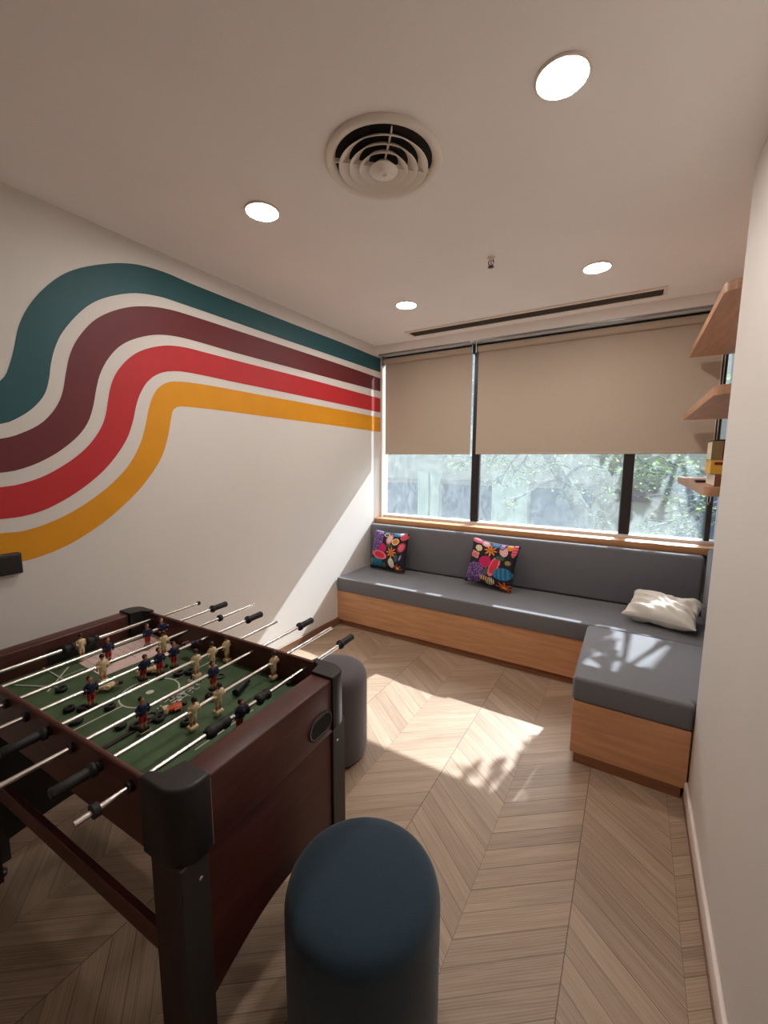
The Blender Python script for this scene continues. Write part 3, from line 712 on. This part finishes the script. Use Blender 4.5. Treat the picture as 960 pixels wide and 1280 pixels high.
fallen(0, -1.400, .672, R(62), 'cream foosball player lying beside the paper sheet')
fallen(1, -1.106, .711, R(70), 'broken foosball player in an orange shirt lying by the screws', pm('orange_paint', rgb(196, 84, 44), .5), dz=.0125)
f = MB().tube([(0, -.038, .012), (0, .038, .012)], .0115, RUBBER, 14)
tag(on_field(f.build('loose_handle'), -1.020, .885, rz=R(20)), 'short black grip lying on the green field under the nearest rod', 'handle')
for a, b, c in ((-1.077, .80, 'small black rubber plug lying on the green field before the near goal'), (-.905, .985, 'small black rubber plug in the far right corner of the green field')):
    tag(on_field(MB().lathe([(.008, 0), (.009, .004), (.007, .013), (.001, .014)], RUBBER, n=14).build('rubber_plug'), a, b), c, 'rubber plug')

# box on the left wall
t = empty('wall_box', (XL, .54, 1.03), label='flat black box mounted on the left wall under the yellow stripe', cat='wall box')
MB().box(0, .028, -.11, .11, -.043, .043, BLACKP, .004, 2).build('housing', t)
MB().box(.028, .031, -.10, .10, -.034, .034, CK, .001, 1).build('front_plate', t)

# ------------------------------------------------------------------ outside
GZ = -4.6
struct(MB().box(-30, 25, 3.7, 40, GZ - .3, GZ, STREET).build('street'))
t = empty('office_building', (-5.4, 13, GZ), label='pale office building across the street with dark blue windows', cat='building')
Tb = Matrix.Translation((5.4, -13, -GZ))
X0, X1 = -14.0, -.84
MB().box(X0, X1, 13.30, 20, GZ, 6.2, CONC, T=Tb).build('wall', t)
for zl, zh in ((-2.6, .62), (2.6, 5.4), (GZ + .2, -3.0)):
    for a, b in ((-13.6, -11.6), (-11.0, -9.0), (-8.4, -6.45), (-5.62, -3.82), (-2.66, -.96)):
        o = MB().box(a, b, 13.22, 13.32, zl, zh, FGLASS, T=Tb).build('facade_window', t)
        MB().box(a - .05, b + .25, 13.12, 13.30, zh, zh + .16, LINTEL, T=Tb).build('lintel', o)
        MB().box(a, b, 13.20, 13.24, zl + (zh - zl) * .5 - .03, zl + (zh - zl) * .5 + .03, LINTEL, T=Tb).build('glazing_bar', o)
for a, b in ((-8.98, -8.42), (-6.42, -6.02), (-5.95, -5.64), (-3.80, -2.70)):
    MB().box(a, b, 12.95, 13.30, GZ, 1.05 if a > -6.5 and a < -3 else .9, PILA, T=Tb).build('pilaster', t)
MB().box(X0, X1, 13.1, 13.32, 2.1, 2.35, PILA, T=Tb).build('string_course', t)
t = empty('house', (1.4, 12, GZ), label='low tan house beyond the tree with a brown eave', cat='building')
Tb = Matrix.Translation((-1.4, -12, -GZ))
MB().box(.05, .95, 11.6, 16, GZ, .50, TANW, T=Tb).build('wall', t)
MB().box(-.1, 1.0, 11.4, 16.1, .50, .62, EAVE, T=Tb).build('eave', t)
MB().box(.95, 7, 12.6, 16, GZ, 1.2, FGLASS, T=Tb).build('shopfront', t)
MB().box(-.84, 9, 15.0, 19, GZ, 5.0, CONC, T=Tb).build('rear_wall', t)
# tree: trunk, limbs, foliage in clusters on the limbs
def world_at(px, py, y):
    d = r2 * ((px - 480) / F_PX) - u2 * ((py - 640) / F_PX) + fw
    k = y / d.y
    return Vector((d.x * k, y, CAM_H + d.z * k))
def leaves(mb, c, r, n, size=.05, flat=.7):
    for _ in range(n):
        p = c + Vector((random.gauss(0, .5), random.gauss(0, .5), random.gauss(0, .5 * flat))) * r
        a = random.uniform(0, 6.28); e = random.uniform(-.9, .5); l = size * random.uniform(.7, 1.4); w_ = l * .3
        d = Vector((math.cos(a) * math.cos(e), math.sin(a) * math.cos(e), math.sin(e))); sd_ = d.cross(Vector((random.gauss(0, .4), random.gauss(0, .4), 1))).normalized()
        nn = d.cross(sd_) * w_ * .25
        mb.add([p, p + d * l * .45 + sd_ * w_ + nn, p + d * l, p + d * l * .45 - sd_ * w_ + nn], [(0, 1, 2), (0, 2, 3)], random.choice((LEAF, LEAF, LEAF2, LEAF3)))
def make_tree(name, base, nodes, clusters, label):
    t = empty(name, base, label=label, cat='tree'); b = Vector(base)
    br = MB(); br.tube([Vector(p) - b for p in nodes], [.16 - .10 * i / (len(nodes) - 1) for i in range(len(nodes))], BARK, 10)
    fo = MB()
    for c, r, n, sz in clusters:
        q = min((Vector(p) for p in nodes[1:]), key=lambda p: (p - c).length)
        midp = (q + c) / 2 + Vector((random.uniform(-.1, .1), random.uniform(-.1, .1), .12))
        br.tube([x - b for x in smooth_poly([q, midp, c], k=5)], [.03 - .0022 * i for i in range(11)], BARK, 6)
        for _ in range(5):
            e = c + Vector((random.gauss(0, .5), random.gauss(0, .4), random.gauss(0, .4))) * r
            br.tube([x - b for x in smooth_poly([midp.lerp(c, .6), (c + e) / 2 + Vector((0, 0, .04)), e], k=3)], [.009] * 5 + [.005, .003], BARK, 5)
        leaves(fo, c - b, r, n, sz)
    br.build('branches', t); fo.build('foliage', t)
W = world_at
make_tree('street_tree', (-.1, 7.4, GZ), [(-.1, 7.4, GZ), (-.25, 7.3, -1.5), (-.62, 7.2, .6), (-.95, 7.1, 1.15), (-1.3, 7.0, 1.75), (-1.9, 6.9, 2.6)],
  [(W(572, 580, 6.6), .22, 120, .05), (W(618, 570, 6.4), .30, 170, .05), (W(648, 588, 6.4), .32, 180, .05), (W(622, 604, 6.4), .14, 45, .05), (W(640, 628, 6.5), .12, 40, .05),
   (W(690, 580, 6.8), .34, 170, .05), (W(712, 612, 6.9), .30, 120, .05), (W(740, 650, 7.2), .28, 110, .05), (W(760, 585, 7.0), .34, 170, .05), (W(765, 615, 7.2), .22, 70, .05),
   (Vector((-1.2, 7.2, 2.5)), .6, 160, .06), (Vector((-.5, 7.4, 2.6)), .6, 160, .06)], 'grey branching street tree in front of the office building')
make_tree('street_tree', (1.9, 6.9, GZ), [(1.9, 6.9, GZ), (1.7, 6.9, -1.2), (1.4, 6.8, .9), (1.15, 6.7, 2.4), (1.0, 6.2, 3.2), (.7, 5.4, 3.6), (.45, 4.9, 3.3)],
  [(W(805, 590, 6.1), .32, 230, .055), (W(835, 582, 6.4), .30, 170, .05), (W(815, 612, 6.3), .18, 50, .05), (W(862, 596, 6.5), .34, 200, .055), (W(868, 640, 6.4), .30, 170, .055), (W(842, 625, 6.6), .22, 70, .05), (W(812, 662, 6.6), .2, 70, .05), (W(850, 662, 6.5), .3, 150, .05),
   (Vector((1.5, 7.0, 4.9)), .5, 140, .08), (Vector((1.7, 7.0, 4.2)), .4, 120, .08), (Vector((1.3, 7.0, 5.4)), .7, 240, .08)]
  + [(Vector((x - .187 * -k, y + k, z + .81 * k)), r, n, .085) for x, y, z, r, n, k in (        # unseen leaf clumps placed on the sun's path to dapple bench, pillow and floor
   (-.11, 2.50, .436, .05, 9, 2.3), (-.04, 2.38, .436, .05, 9, 2.4), (.07, 2.29, .436, .04, 7, 2.4), (-.15, 2.30, .436, .04, 6, 2.3), (-.02, 2.62, .436, .035, 4, 2.2),
   (-.36, 2.06, 0, .035, 4, 2.9), (-.46, 1.80, 0, .04, 5, 3.0), (-.56, 1.77, 0, .03, 3, 3.0), (-.22, 2.12, 0, .08, 26, 2.9), (-.24, 1.97, 0, .06, 16, 3.0), (-.24, 2.25, 0, .06, 12, 2.8), (.10, 3.0, .60, .05, 6, 2.0), (.26, 2.98, .60, .05, 6, 2.0))], 'leafy street tree outside the right hand window pane')
